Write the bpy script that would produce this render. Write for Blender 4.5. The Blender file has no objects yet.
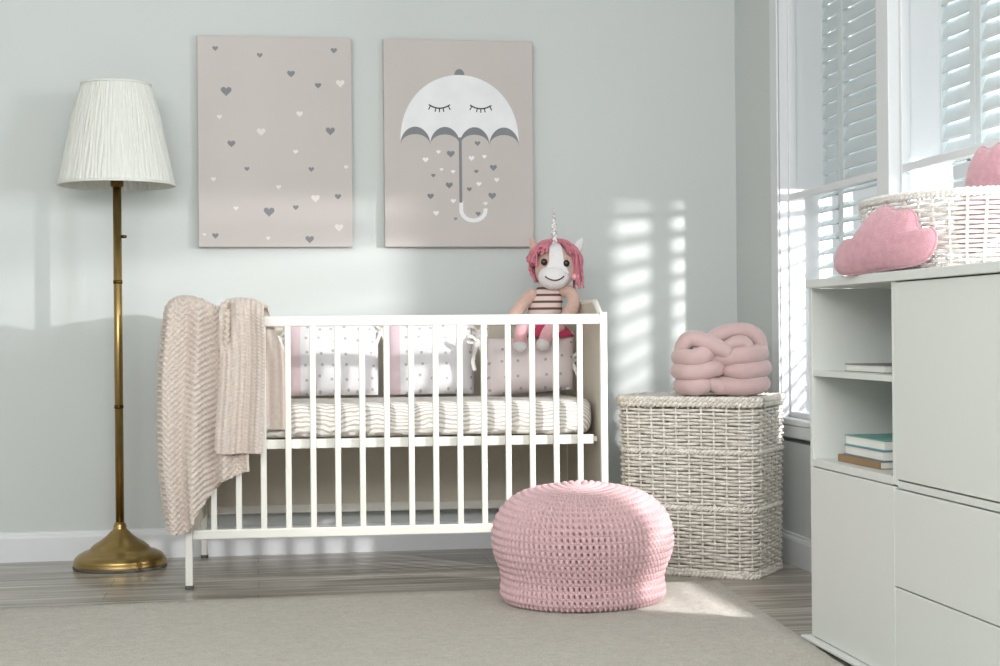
import bpy, bmesh, math, random
import numpy as np
from math import sin, cos, pi, radians, sqrt, exp
from mathutils import Matrix, Vector

scn = bpy.context.scene
COL = scn.collection
rng = random.Random(7)
nrs = np.random.RandomState(5)

# ------------------------------------------------------------------ camera
H_EYE = 0.79
cam_d = bpy.data.cameras.new('camera')
cam = bpy.data.objects.new('camera', cam_d)
COL.objects.link(cam)
R_CAM = np.array([[0.9882789, -0.1523995, -0.0088999],
                  [-0.0088264, 0.0011587, -0.9999604],
                  [0.1524038, 0.9883183, -0.0002]])      # rows: right, down, forward
r_, d_, f_ = R_CAM
cam.matrix_world = Matrix(((r_[0], -d_[0], -f_[0], 0), (r_[1], -d_[1], -f_[1], 0),
                           (r_[2], -d_[2], -f_[2], H_EYE), (0, 0, 0, 1)))
cam_d.sensor_fit = 'HORIZONTAL'
cam_d.sensor_width = 36.0
cam_d.lens = 1580 / 1000 * 36.0
cam_d.clip_start = 0.05
scn.camera = cam

# ------------------------------------------------------------------ light
scn.view_settings.view_transform = 'Standard'
scn.view_settings.look = 'None'
scn.view_settings.gamma = 1.0
scn.view_settings.use_curve_mapping = False
scn.view_settings.exposure = 0.0

world = bpy.data.worlds.new('daylight')
scn.world = world
world.use_nodes = True
wb = world.node_tree.nodes['Background']
wb.inputs['Color'].default_value = (0.93, 0.98, 1.0, 1)
wb.inputs['Strength'].default_value = 0.62


def light(name, kind, loc, energy, color=(1, 1, 1), aim=None, **kw):
    d = bpy.data.lights.new(name, kind)
    d.energy = energy
    d.color = color
    for k, v in kw.items():
        setattr(d, k, v)
    o = bpy.data.objects.new(name, d)
    COL.objects.link(o)
    o.location = loc
    if aim is not None:
        o.rotation_euler = (Vector(aim) - Vector(loc)).to_track_quat('-Z', 'Y').to_euler()
    return o


# low strobe lamp standing just outside the shutters; its beams stripe the wall and floor
light('outside_strobe', 'POINT', (2.55, 3.3, 1.29), 345, (1.0, 0.99, 0.98), shadow_soft_size=0.03)
# added fill lamp, high behind the camera, that softly lifts the whole room
light('room_fill', 'AREA', (-0.5, -0.7, 2.45), 172, (0.98, 0.99, 1.0), aim=(0.0, 5.2, 0.9),
      shape='RECTANGLE', size=3.8, size_y=1.3)

# cool daylight that falls through the unshuttered windows nearer the camera
light('window_daylight', 'AREA', (3.1, 1.75, 1.70), 62, (0.88, 0.95, 1.0), aim=(-0.6, 5.75, 1.35),
      shape='RECTANGLE', size=0.9, size_y=0.9)

# ------------------------------------------------------------------ materials


def srgb(r, g, b):
    def c(v):
        v /= 255.0
        return v / 12.92 if v <= 0.04045 else ((v + 0.055) / 1.055) ** 2.4
    return (c(r), c(g), c(b), 1.0)


class NT:
    def __init__(self, name):
        self.m = bpy.data.materials.new(name)
        self.m.use_nodes = True
        self.t = self.m.node_tree
        self.b = self.t.nodes['Principled BSDF']

    def n(self, kind, **kw):
        o = self.t.nodes.new(kind)
        for k, v in kw.items():
            if hasattr(o, k):
                setattr(o, k, v)
            else:
                o.inputs[k].default_value = v
        return o

    def l(self, a, b):
        self.t.links.new(a, b)

    def coords(self, scale=(1, 1, 1), rot=(0, 0, 0), loc=(0, 0, 0)):
        tc = self.n('ShaderNodeTexCoord')
        mp = self.n('ShaderNodeMapping')
        mp.inputs['Scale'].default_value = scale
        mp.inputs['Rotation'].default_value = rot
        mp.inputs['Location'].default_value = loc
        self.l(tc.outputs['Object'], mp.inputs['Vector'])
        return mp.outputs['Vector']

    def noise(self, vec, scale, detail=3, rough=0.5, dist=0.0):
        n = self.n('ShaderNodeTexNoise')
        n.inputs['Scale'].default_value = scale
        n.inputs['Detail'].default_value = detail
        n.inputs['Roughness'].default_value = rough
        n.inputs['Distortion'].default_value = dist
        self.l(vec, n.inputs['Vector'])
        return n.outputs['Fac']

    def ramp(self, fac, stops):
        r = self.n('ShaderNodeValToRGB')
        e = r.color_ramp.elements
        e[0].position, e[0].color = stops[0]
        e[1].position, e[1].color = stops[-1]
        for p, c in stops[1:-1]:
            x = e.new(p)
            x.color = c
        self.l(fac, r.inputs['Fac'])
        return r.outputs['Color']

    def mix(self, fac, a, b, blend='MIX'):
        m = self.n('ShaderNodeMix', data_type='RGBA', blend_type=blend)
        for sock, v in ((m.inputs['Factor'], fac), (m.inputs['A'] if False else m.inputs[6], a), (m.inputs[7], b)):
            if hasattr(v, 'is_linked'):
                self.l(v, sock)
            else:
                sock.default_value = v
        return m.outputs[2]

    def math(self, op, a, b=0.0, c=0.0):
        m = self.n('ShaderNodeMath', operation=op)
        for i, v in enumerate((a, b, c)):
            if hasattr(v, 'is_linked'):
                self.l(v, m.inputs[i])
            else:
                m.inputs[i].default_value = v
        return m.outputs[0]

    def bump(self, height, strength=0.3, dist=0.01):
        b = self.n('ShaderNodeBump')
        b.inputs['Strength'].default_value = strength
        b.inputs['Distance'].default_value = dist
        self.l(height, b.inputs['Height'])
        self.l(b.outputs['Normal'], self.b.inputs['Normal'])

    def set(self, **kw):
        for k, v in kw.items():
            s = self.b.inputs[k]
            if hasattr(v, 'is_linked'):
                self.l(v, s)
            else:
                s.default_value = v
        return self


def plain(name, col, rough=0.5, var=0.05, scale=8.0, bump=0.0, bscale=200.0, bdist=0.002, metal=0.0, sheen=0.0, spec=0.5):
    """base colour with a gentle variation and an optional fine bump"""
    m = NT(name)
    v = m.coords()
    lo = tuple(c * (1 - var) for c in col[:3]) + (1,)
    hi = tuple(min(1, c * (1 + var)) for c in col[:3]) + (1,)
    m.set(**{'Base Color': m.ramp(m.noise(v, scale, 3), [(0.3, lo), (0.7, hi)]), 'Roughness': rough,
             'Metallic': metal, 'Specular IOR Level': spec})
    if sheen:
        m.set(**{'Sheen Weight': sheen})
    if bump:
        m.bump(m.noise(v, bscale, 4), bump, bdist)
    return m.m


M = {}
M['wall'] = plain('wall_paint', srgb(210, 214, 212), 0.75, 0.012, 1.2, 0.08, 260, 0.001, spec=0.25)
M['ceiling'] = plain('ceiling_paint', srgb(235, 236, 234), 0.85, 0.01, 2)
M['trim'] = plain('white_trim_paint', srgb(228, 230, 232), 0.4, 0.01, 3)
M['shutter'] = plain('pale_shutter_paint', srgb(214, 222, 224), 0.5, 0.02, 6)
M['crib'] = plain('white_crib_lacquer', srgb(234, 232, 224), 0.35, 0.01, 4)
M['panel'] = plain('crib_panel_lacquer', srgb(214, 206, 190), 0.55, 0.03, 4)
M['dresser'] = plain('white_cabinet_lacquer', srgb(219, 222, 217), 0.45, 0.008, 3)
M['dark_cap'] = plain('grey_rubber', srgb(90, 88, 84), 0.7)
M['brass'] = plain('antique_brass', srgb(168, 142, 92), 0.28, 0.10, 14, metal=1.0)
M['brass_dark'] = plain('dark_brass', srgb(92, 70, 34), 0.35, 0.1, 14, metal=1.0)
M['bulb'] = plain('frosted_glass', srgb(240, 240, 235), 0.3)


def floor_mat():
    m = NT('grey_oak_laminate')
    v = m.coords()
    br = m.n('ShaderNodeTexBrick')
    br.offset = 0.37
    br.inputs['Color1'].default_value = (0.2, 0.2, 0.2, 1)
    br.inputs['Color2'].default_value = (0.9, 0.9, 0.9, 1)
    br.inputs['Mortar'].default_value = (0.5, 0.5, 0.5, 1)
    br.inputs['Scale'].default_value = 1.0
    br.inputs['Mortar Size'].default_value = 0.0012
    br.inputs['Brick Width'].default_value = 1.25
    br.inputs['Row Height'].default_value = 0.135
    m.l(v, br.inputs['Vector'])
    v2 = m.coords((0.9, 17, 1))
    g1 = m.noise(v2, 1.6, 6, 0.62, 0.6)
    v3 = m.coords((3, 90, 1))
    g2 = m.noise(v3, 1.5, 4, 0.6)
    base = m.ramp(g1, [(0.34, srgb(120, 111, 101)), (0.48, srgb(170, 162, 152)), (0.62, srgb(212, 205, 195))])
    fine = m.ramp(g2, [(0.3, (0.72, 0.72, 0.72, 1)), (0.7, (1.05, 1.05, 1.05, 1))])
    c = m.mix(0.7, base, fine, 'MULTIPLY')
    plank = m.ramp(br.outputs['Color'], [(0.0, (0.72, 0.71, 0.70, 1)), (1.0, (1.08, 1.07, 1.05, 1))])
    c = m.mix(0.85, c, plank, 'MULTIPLY')
    c = m.mix(br.outputs['Fac'], c, srgb(84, 78, 70))
    m.set(**{'Base Color': c, 'Roughness': 0.28, 'Specular IOR Level': 0.45})
    m.bump(g2, 0.06, 0.002)
    return m.m


M['floor'] = floor_mat()


def rug_mat():
    m = NT('beige_loop_rug')
    v = m.coords()
    n1 = m.noise(v, 240, 4, 0.7)
    n2 = m.noise(v, 34, 5, 0.75, 0.8)
    c = m.ramp(n1, [(0.25, srgb(202, 195, 185)), (0.75, srgb(241, 235, 226))])
    c2 = m.ramp(n2, [(0.32, (0.88, 0.88, 0.87, 1)), (0.68, (1.05, 1.05, 1.05, 1))])
    m.set(**{'Base Color': m.mix(1.0, c, c2, 'MULTIPLY'), 'Roughness': 0.95, 'Specular IOR Level': 0.1})
    m.bump(m.math('ADD', n1, m.math('MULTIPLY', n2, 1.6)), 0.9, 0.008)
    return m.m


M['rug'] = rug_mat()


def wicker_mat(name, a, b):
    m = NT(name)
    v = m.coords()
    m.set(**{'Base Color': m.ramp(m.noise(v, 55, 5, 0.7), [(0.3, a), (0.62, b)]), 'Roughness': 0.6})
    m.bump(m.noise(v, 300, 3), 0.3, 0.002)
    return m.m


M['wicker'] = wicker_mat('whitewashed_wicker', srgb(208, 199, 186), srgb(246, 241, 232))
M['wicker_white'] = wicker_mat('white_painted_wicker', srgb(208, 204, 198), srgb(236, 233, 228))
M['pouf'] = plain('pink_cotton_yarn', srgb(216, 181, 184), 0.9, 0.06, 60, 0.5, 420, 0.002, sheen=0.3, spec=0.1)
M['blanket'] = plain('beige_knit_yarn', srgb(217, 203, 193), 0.95, 0.06, 90, 0.5, 500, 0.002, sheen=0.2, spec=0.1)
M['velvet'] = plain('blush_pink_velvet', srgb(216, 186, 184), 0.85, 0.04, 20, 0.2, 500, 0.001, sheen=0.5, spec=0.1)
M['plush'] = plain('dusty_pink_plush', srgb(202, 150, 160), 0.95, 0.09, 70, 0.8, 300, 0.004, sheen=0.5, spec=0.1)
M['ribbon'] = plain('white_cotton_ribbon', srgb(236, 232, 228), 0.85, 0.03)
M['shade'] = plain('cream_pleated_fabric', srgb(228, 228, 221), 0.9, 0.015, 30, 0.2, 300, 0.001, spec=0.15)
M['canvas'] = plain('blush_grey_canvas', srgb(204, 196, 193), 0.85, 0.02, 3, 0.15, 700, 0.0006, spec=0.15)
M['ink_grey'] = plain('grey_print', srgb(136, 138, 142), 0.85)
M['ink_dark'] = plain('charcoal_print', srgb(62, 62, 66), 0.85)
M['ink_white'] = plain('white_print', srgb(240, 240, 242), 0.85)
M['ink_pale'] = plain('pale_print', srgb(232, 226, 222), 0.85)


def stripes_mat():
    m = NT('striped_cotton_sheet')
    v = m.coords((1, 1, 1))
    sx = m.n('ShaderNodeSeparateXYZ')
    m.l(v, sx.inputs[0])
    warp = m.noise(m.coords((4, 4, 3)), 1.5, 3)
    # narrow stripes lying along the mattress, wandering up and down with the creases
    h = m.math('ADD', sx.outputs['Z'], m.math('MULTIPLY', sx.outputs['Y'], 0.9))
    h = m.math('ADD', h, m.math('MULTIPLY', warp, 0.10))
    s = m.math('SINE', m.math('MULTIPLY', h, 470.0))
    m.set(**{'Base Color': m.ramp(m.math('MULTIPLY_ADD', s, 0.5, 0.5), [(0.12, srgb(192, 183, 175)), (0.50, srgb(238, 234, 229))]),
             'Roughness': 0.9, 'Specular IOR Level': 0.15})
    m.bump(m.noise(m.coords((3, 3, 9)), 6, 3), 0.6, 0.02)
    return m.m


M['sheet'] = stripes_mat()


def dots_mat(name, base, dot, cell=0.044, thr=0.115, shift=0.0):
    m = NT(name)
    sp = m.n('ShaderNodeSeparateXYZ')
    m.l(m.coords(), sp.inputs[0])
    cx = m.n('ShaderNodeCombineXYZ')
    m.l(m.math('ADD', sp.outputs['X'], shift), cx.inputs[0])
    m.l(sp.outputs['Z'], cx.inputs[1])
    vo = m.n('ShaderNodeTexVoronoi')
    vo.voronoi_dimensions = '2D'
    vo.inputs['Scale'].default_value = 1.0 / cell
    vo.inputs['Randomness'].default_value = 0.35
    m.l(cx.outputs[0], vo.inputs['Vector'])
    f = m.math('LESS_THAN', vo.outputs['Distance'], thr)
    m.set(**{'Base Color': m.mix(f, base, dot), 'Roughness': 0.9, 'Specular IOR Level': 0.15})
    m.bump(m.noise(m.coords(), 9, 3), 0.35, 0.02)
    return m.m


M['dots'] = dots_mat('white_spotted_cotton', srgb(238, 236, 238), srgb(192, 189, 194))
M['dots_blush'] = dots_mat('blush_spotted_cotton', srgb(234, 222, 222), srgb(184, 178, 184), 0.05, 0.10, 0.3)
M['pink_cotton'] = plain('pale_pink_cotton', srgb(234, 212, 218), 0.9, 0.03, 12, 0.3, 60, 0.004)

M['toy_tan'] = plain('beige_toy_plush', srgb(214, 180, 166), 0.95, 0.07, 120, 0.7, 500, 0.002, sheen=0.4, spec=0.1)
M['toy_white'] = plain('white_toy_plush', srgb(238, 234, 234), 0.95, 0.03, 120, 0.7, 500, 0.002, sheen=0.3, spec=0.1)
M['toy_pink'] = plain('light_pink_toy_plush', srgb(232, 178, 184), 0.95, 0.06, 120, 0.6, 500, 0.002, sheen=0.4, spec=0.1)
M['yarn_pink'] = plain('rose_pink_yarn', srgb(208, 128, 142), 0.9, 0.16, 90, 0.4, 400, 0.002, sheen=0.3, spec=0.1)
M['skirt'] = plain('raspberry_cotton', srgb(196, 62, 96), 0.85, 0.08, 40)
M['black'] = plain('black_button', srgb(24, 20, 20), 0.2)
M['thread'] = plain('dark_thread', srgb(92, 74, 76), 0.8)


def knit_stripe():
    m = NT('cream_and_brown_striped_knit')
    v = m.coords()
    sx = m.n('ShaderNodeSeparateXYZ')
    m.l(v, sx.inputs[0])
    s = m.math('SINE', m.math('MULTIPLY', sx.outputs['Z'], 2 * pi / 0.0235))
    m.set(**{'Base Color': m.ramp(m.math('MULTIPLY_ADD', s, 0.5, 0.5), [(0.62, srgb(226, 204, 194)), (0.80, srgb(104, 78, 76))]),
             'Roughness': 0.95})
    m.bump(m.noise(v, 400, 3), 0.5, 0.002)
    return m.m


M['knit'] = knit_stripe()


def horn_mat():
    m = NT('silver_and_white_cord')
    v = m.coords()
    m.set(**{'Base Color': m.ramp(m.noise(v, 140, 2), [(0.42, srgb(176, 172, 172)), (0.6, srgb(244, 242, 240))]), 'Roughness': 0.45})
    return m.m


M['horn'] = horn_mat()


def glass_mat():
    m = NT('window_glass')
    nt = m.t
    out = [n for n in nt.nodes if n.type == 'OUTPUT_MATERIAL'][0]
    tr = m.n('ShaderNodeBsdfTransparent')
    gl = m.n('ShaderNodeBsdfGlossy')
    gl.inputs['Roughness'].default_value = 0.02
    lw = m.n('ShaderNodeLayerWeight')
    lw.inputs['Blend'].default_value = 0.5
    refl = m.math('MULTIPLY_ADD', m.math('POWER', lw.outputs['Facing'], 5.0), 0.30, 0.02)
    mx = m.n('ShaderNodeMixShader')
    m.l(refl, mx.inputs[0])
    m.l(tr.outputs[0], mx.inputs[1])
    m.l(gl.outputs[0], mx.inputs[2])
    m.l(mx.outputs[0], out.inputs['Surface'])
    return m.m


M['glass'] = glass_mat()
for k, c in dict(book_teal=(120, 176, 168), book_blue=(112, 140, 168), book_brown=(150, 120, 86), book_grey=(128, 128, 126),
                 paper=(236, 235, 228)).items():
    M[k] = plain(k.replace('book_', '') + '_book_board', srgb(*c), 0.6)

# ------------------------------------------------------------------ mesh helpers


def link(o, parent=None):
    COL.objects.link(o)
    if parent is not None:
        o.parent = parent
    return o


def props(o, label=None, cat=None, group=None, kind=None):
    if label:
        o['label'] = label
    if cat:
        o['category'] = cat
    if group:
        o['group'] = group
    if kind:
        o['kind'] = kind
    return o


def thing(name, label, cat, loc=(0, 0, 0), rz=0.0, group=None):
    o = bpy.data.objects.new(name, None)
    o.empty_display_size = 0.1
    o.location = loc
    o.rotation_euler = (0, 0, rz)
    link(o)
    return props(o, label, cat, group)


class MB:
    """collects geometry for ONE mesh object"""

    def __init__(self):
        self.v, self.f, self.mi, self.sm = [], [], [], []
        self.n = 0

    def add(self, verts, faces, mat=0, smooth=True):
        verts = np.asarray(verts, float).reshape(-1, 3)
        self.v.append(verts)
        for q in faces:
            self.f.append(tuple(int(i) + self.n for i in q))
        self.mi += [mat] * len(faces)
        self.sm += [smooth] * len(faces)
        self.n += len(verts)
        return self

    def box(self, lo, hi, bev=0.0, mat=0, rot=None, piv=(0, 0, 0), seg=2):
        bm = bmesh.new()
        bmesh.ops.create_cube(bm, size=1.0)
        lo, hi = Vector(lo), Vector(hi)
        for v in bm.verts:
            v.co = Vector([(lo[i] + hi[i]) / 2 + v.co[i] * (hi[i] - lo[i]) for i in range(3)])
        if bev > 0:
            bmesh.ops.bevel(bm, geom=bm.edges[:], offset=bev, segments=seg, profile=0.5, affect='EDGES')
        if rot is not None:
            p = Vector(piv)
            for v in bm.verts:
                v.co = rot @ (v.co - p) + p
        bm.verts.index_update()
        self.add([v.co[:] for v in bm.verts], [[v.index for v in f.verts] for f in bm.faces], mat, False)
        bm.free()
        return self

    def grid(self, P, mat=0, cu=False, cv=False, flip=False, smooth=True):
        """P[i, j] -> point; cu / cv close the first / second direction"""
        P = np.asarray(P, float)
        a, b = P.shape[:2]
        idx = np.arange(a * b).reshape(a, b)
        I = np.concatenate([idx, idx[:1]], 0) if cu else idx
        I = np.concatenate([I, I[:, :1]], 1) if cv else I
        q = np.stack([I[:-1, :-1], I[1:, :-1], I[1:, 1:], I[:-1, 1:]], -1).reshape(-1, 4)
        if flip:
            q = q[:, ::-1]
        return self.add(P.reshape(-1, 3), q.tolist(), mat, smooth)

    def tube(self, pts, rad, sides=8, closed=False, mat=0, caps=True, squash=1.0):
        pts = [Vector(p) for p in pts]
        n = len(pts)
        rads = rad if hasattr(rad, '__len__') else [rad] * n
        rows = []
        up = None
        for i, p in enumerate(pts):
            a = pts[(i - 1) % n] if closed or i > 0 else p
            b = pts[(i + 1) % n] if closed or i < n - 1 else p
            t = (b - a).normalized()
            if up is None:
                up = Vector((0, 0, 1)) if abs(t.z) < 0.9 else Vector((1, 0, 0))
            s = t.cross(up).normalized()
            up = s.cross(t).normalized()
            rows.append([p + (s * cos(2 * pi * k / sides) + up * sin(2 * pi * k / sides) * squash) * rads[i] for k in range(sides)])
        base = self.n
        self.grid(np.array([[list(v) for v in r] for r in rows]), mat, cu=closed, cv=True)
        if caps and not closed:
            self.f.append(tuple(base + k for k in range(sides)))
            self.f.append(tuple(base + (n - 1) * sides + k for k in reversed(range(sides))))
            self.mi += [mat, mat]
            self.sm += [False, False]
        return self

    def lathe(self, prof, seg=48, mat=0, center=(0, 0, 0)):
        P = np.array([[[center[0] + r * cos(2 * pi * k / seg), center[1] + r * sin(2 * pi * k / seg), center[2] + z]
                       for k in range(seg)] for r, z in prof])
        return self.grid(P, mat, cv=True, flip=True)

    def ball(self, c, r, rot=None, nu=20, nv=14, mat=0, shape=None):
        P = np.zeros((nv + 1, nu, 3))
        for i in range(nv + 1):
            th = pi * i / nv
            for j in range(nu):
                ph = 2 * pi * j / nu
                d = Vector((sin(th) * cos(ph), sin(th) * sin(ph), cos(th)))
                v = Vector((d.x * r[0], d.y * r[1], d.z * r[2]))
                if shape:
                    v = shape(d, v)
                if rot is not None:
                    v = rot @ v
                P[i, j] = Vector(c) + v
        return self.grid(P, mat, cv=True)

    def build(self, name, mats, parent=None, loc=None, rz=None, bevel_smooth=False):
        me = bpy.data.meshes.new(name)
        V = np.concatenate(self.v) if self.v else np.zeros((0, 3))
        me.from_pydata(V.tolist(), [], self.f)
        mats = mats if isinstance(mats, (list, tuple)) else [mats]
        for m in mats:
            me.materials.append(m)
        me.polygons.foreach_set('material_index', self.mi)
        me.polygons.foreach_set('use_smooth', self.sm)
        me.update()
        o = bpy.data.objects.new(name, me)
        if loc is not None:
            o.location = loc
        if rz is not None:
            o.rotation_euler = (0, 0, rz)
        return link(o, parent)


def fix_normals(o):
    bm = bmesh.new()
    bm.from_mesh(o.data)
    bmesh.ops.recalc_face_normals(bm, faces=bm.faces[:])
    bm.to_mesh(o.data)
    bm.free()
    return o


def spline(pts, n=12, closed=False):
    pts = [Vector(p) for p in pts]
    m = len(pts)
    out = []
    for i in range(m if closed else m - 1):
        p0 = pts[(i - 1) % m] if closed or i > 0 else pts[0] * 2 - pts[1]
        p1, p2 = pts[i], pts[(i + 1) % m]
        p3 = pts[(i + 2) % m] if closed or i + 2 < m else pts[-1] * 2 - pts[-2]
        for k in range(n):
            t = k / n
            out.append(0.5 * ((2 * p1) + (p2 - p0) * t + (2 * p0 - 5 * p1 + 4 * p2 - p3) * t * t + (3 * p1 - p0 - 3 * p2 + p3) * t ** 3))
    if not closed:
        out.append(pts[-1])
    return out


def structure(o):
    o['kind'] = 'structure'
    return o


def interp(x, xs, ys):
    return np.interp(x, xs, ys)


def smooth01(t):
    t = np.clip(t, 0, 1)
    return t * t * (3 - 2 * t)


# ------------------------------------------------------------------ room shell
YW, XR, XO = 5.749, 1.792, 1.958          # back wall, right wall, outer face of the right wall
XL, Y0, ZC = -2.7, -1.6, 2.75

structure(MB().box((XL - 0.1, Y0, -0.05), (XO + 0.02, YW + 0.1, 0)).build('floor', M['floor']))
structure(MB().box((XL - 0.1, Y0, ZC), (XO + 0.02, YW + 0.1, ZC + 0.1)).build('ceiling', M['ceiling']))
structure(MB().box((XL - 0.1, YW, 0), (XO, YW + 0.1, ZC)).build('wall_back', M['wall']))
structure(MB().box((XL - 0.1, Y0, 0), (XL, YW, ZC)).build('wall_left', M['wall']))

Z_SILL, Z_HEAD = 0.490, 2.5
OPEN = [(4.376, 5.25), (3.415, 4.288), (2.455, 3.328), (1.495, 2.368)]
w = MB()
w.box((XR, Y0, 0), (XO, YW, Z_SILL - 0.08))
w.box((XR, Y0, Z_HEAD), (XO, YW, ZC))
w.box((XR, OPEN[0][1], Z_SILL - 0.08), (XO, YW, Z_HEAD))
w.box((XR, Y0, Z_SILL - 0.08), (XO, OPEN[-1][0], Z_HEAD))
structure(w.build('wall_right', M['wall']))
# white painted piers between the openings and linings of the openings
t = MB()
for k in range(3):
    t.box((XR - 0.004, OPEN[k + 1][1], Z_SILL), (XO, OPEN[k][0], Z_HEAD), 0.003)
structure(t.build('trim_1', M['trim']))
t = MB()
t.box((XR - 0.008, OPEN[0][1], Z_SILL), (XR, OPEN[0][1] + 0.075, Z_HEAD + 0.05), 0.004)     # casing board beside the corner
t.box((XR, OPEN[0][1] - 0.004, Z_SILL), (XO, OPEN[0][1] + 0.001, Z_HEAD), 0)                  # lining of the far reveal
structure(t.build('trim_2', M['trim']))
t = MB()
t.box((XR - 0.010, OPEN[-1][0], Z_SILL - 0.064), (XO, OPEN[0][1] + 0.075, Z_SILL - 0.022), 0.004)
t.box((XR - 0.014, OPEN[-1][0], Z_SILL - 0.022), (XO, OPEN[0][1] + 0.08, Z_SILL), 0.005)
structure(t.build('trim_3', M['trim']))


def baseboard(name, a, b, nrm):
    """a moulded board from a to b on the floor, nrm pointing into the room"""
    prof = [(0.0, 0.0), (0.016, 0.0), (0.016, 0.082), (0.013, 0.090), (0.008, 0.0945), (0.007, 0.102), (0.0, 0.104)]
    a, b, nrm = Vector(a), Vector(b), Vector(nrm)
    P = [[list(p + nrm * d + Vector((0, 0, z))) for d, z in prof] for p in (a, b)]
    m = MB().grid(np.array(P), smooth=False)
    m.add([P[0][i] for i in range(len(prof))], [list(range(len(prof)))], 0, False)
    m.add([P[1][i] for i in range(len(prof))], [list(range(len(prof)))], 0, False)
    return structure(fix_normals(m.build(name, M['trim'])))


baseboard('baseboard_back', (XL, YW, 0), (XR, YW, 0), (0, -1, 0))
baseboard('baseboard_right', (XR, Y0, 0), (XR, YW - 0.016, 0), (-1, 0, 0))
baseboard('baseboard_left', (XL, Y0, 0), (XL, YW - 0.016, 0), (1, 0, 0))

# casement windows: frame, glazing bar, glass
XG = 1.835
for k, (ya, yb) in enumerate(OPEN):
    fr = MB()
    x0, x1, fw = XG - 0.014, XG + 0.014, 0.016
    zb = 1.248
    fr.box((x0, ya, Z_SILL), (x1, ya + fw, Z_HEAD), 0.003)
    fr.box((x0, yb - fw, Z_SILL), (x1, yb, Z_HEAD), 0.003)
    fr.box((x0, ya + fw, Z_SILL), (x1, yb - fw, Z_SILL + 0.02), 0.003)
    fr.box((x0, ya + fw, Z_HEAD - 0.03), (x1, yb - fw, Z_HEAD), 0.003)
    fr.box((x0, ya + fw, zb - 0.012), (x1, yb - fw, zb + 0.012), 0.003)
    wo = structure(fr.build('window_%d' % (k + 1), M['trim']))
    g = MB().box((XG - 0.002, ya + fw - 0.004, Z_SILL + 0.026), (XG + 0.002, yb - fw + 0.004, Z_HEAD - 0.026))
    g.build('glass_pane', M['glass'], wo)

# louvred shutters on the outside
SH_LABEL = {
    (0, 0): 'narrow pale louvred shutter panel beside the room corner, behind the first window',
    (0, 1): 'pale louvred shutter panel just behind the hamper-side window post, second from the room corner',
    (0, 2): 'pale louvred shutter panel mostly hidden by the white window post, third from the room corner',
    (1, 2): 'louvred shutter panel of the second window, farthest from the room corner',
    (1, 0): 'wide bright louvred shutter panel above the pink cloud cushion and wicker basket',
    (1, 1): 'louvred shutter panel above the cushion in the basket, cut by the picture edge',
}
BOUNDS = [[5.25, 5.075, 4.670, 4.376], [4.288, 4.066, 3.632, 3.415], [3.328, 3.066, 2.717, 2.455], [2.368, 2.106, 1.757, 1.495]]
PITCH = 0.0485
for k, bs in enumerate(BOUNDS[:2]):
    for j in range(3):
        yb, ya = bs[j], bs[j + 1]
        sl = 0.05 if j > 0 else 0.006
        sr = 0.05 if j < 2 else (0.05 if k > 0 else 0.09)
        if k == 0:
            sl = (0.006, 0.024, 0.022)[j]
            sr = (0.024, 0.022, 0.066)[j]
        elif j < 2:
            sl, sr = (0.006, 0.034)[j], (0.034, 0.05)[j]
        lab = SH_LABEL[(k, j)]
        g = 'louvred shutters outside the windows'
        sh = thing('window_shutter', lab, 'shutter', (XO + 0.002, (ya + yb) / 2, Z_SILL), 0, g)
        hl = (yb - ya) / 2
        ht = Z_HEAD - Z_SILL
        f = MB()
        f.box((-0.015, hl - sl, 0), (0.02, hl, ht), 0.003)
        f.box((-0.015, -hl, 0), (0.02, -hl + sr, ht), 0.003)
        f.box((-0.015, -hl + sr, 0), (0.02, hl - sl, 0.03), 0.003)
        f.box((-0.015, -hl + sr, ht - 0.05), (0.02, hl - sl, ht), 0.003)
        f.build('shutter_frame', M['shutter'], sh)
        s = MB()
        n = int((ht - 0.1) / PITCH)
        for q in range(n):
            zc = 0.088 + (q - 1) * PITCH
            if zc < 0.05:
                continue
            if zc > ht - 0.07:
                break
            tl, sw_ = (radians(32) if k == 0 else math.atan(max(0.16, (1.27 - zc - Z_SILL) / 0.6)), 0.054) if zc + Z_SILL < 1.285 else (radians(68), 0.062)
            ring = []
            for a in np.linspace(0, 2 * pi, 12, endpoint=False):
                lx, lz = cos(a) * sw_ / 2, sin(a) * 0.0040
                ring.append((lx * cos(tl) - lz * sin(tl), lx * sin(tl) + lz * cos(tl)))
            P = [[[x, y, zc + z] for x, z in ring] for y in (-hl + sr - 0.004, hl - sl + 0.004)]
            s.grid(np.array(P), cv=True)
        s.build('louver_slats', M['shutter'], sh)

# ------------------------------------------------------------------ rug
rg = MB()
nx, ny = 120, 100
RW, RD = 3.6, 3.4
P = np.zeros((nx, ny, 3))
for i in range(nx):
    for j in range(ny):
        u, v = i / (nx - 1), j / (ny - 1)
        e = min(u * RW, (1 - u) * RW, v * RD, (1 - v) * RD)
        zz = 0.010 * min(1, max(0, e / 0.012)) ** 0.5
        P[i, j] = (-RW * (1 - u), -RD * (1 - v), zz + (nrs.rand() - 0.5) * 0.0025 * (e > 0.01))
# pull the outer rows in so that the rounded edge is short
for k, dx in ((0, 0.0), (1, 0.012)):
    P[k, :, 0] = -RW + dx
    P[-1 - k, :, 0] = -dx
    P[:, k, 1] = -RD + dx
    P[:, -1 - k, 1] = -dx
P[:, :, 0] += P[:, :, 1] * 0.085
rg.grid(P)
rug = rg.build('rug', M['rug'], None, (1.425, 4.783, 0.001), radians(1.6))
props(rug, 'large flat beige woven rug lying on the grey plank floor', 'rug')

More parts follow.
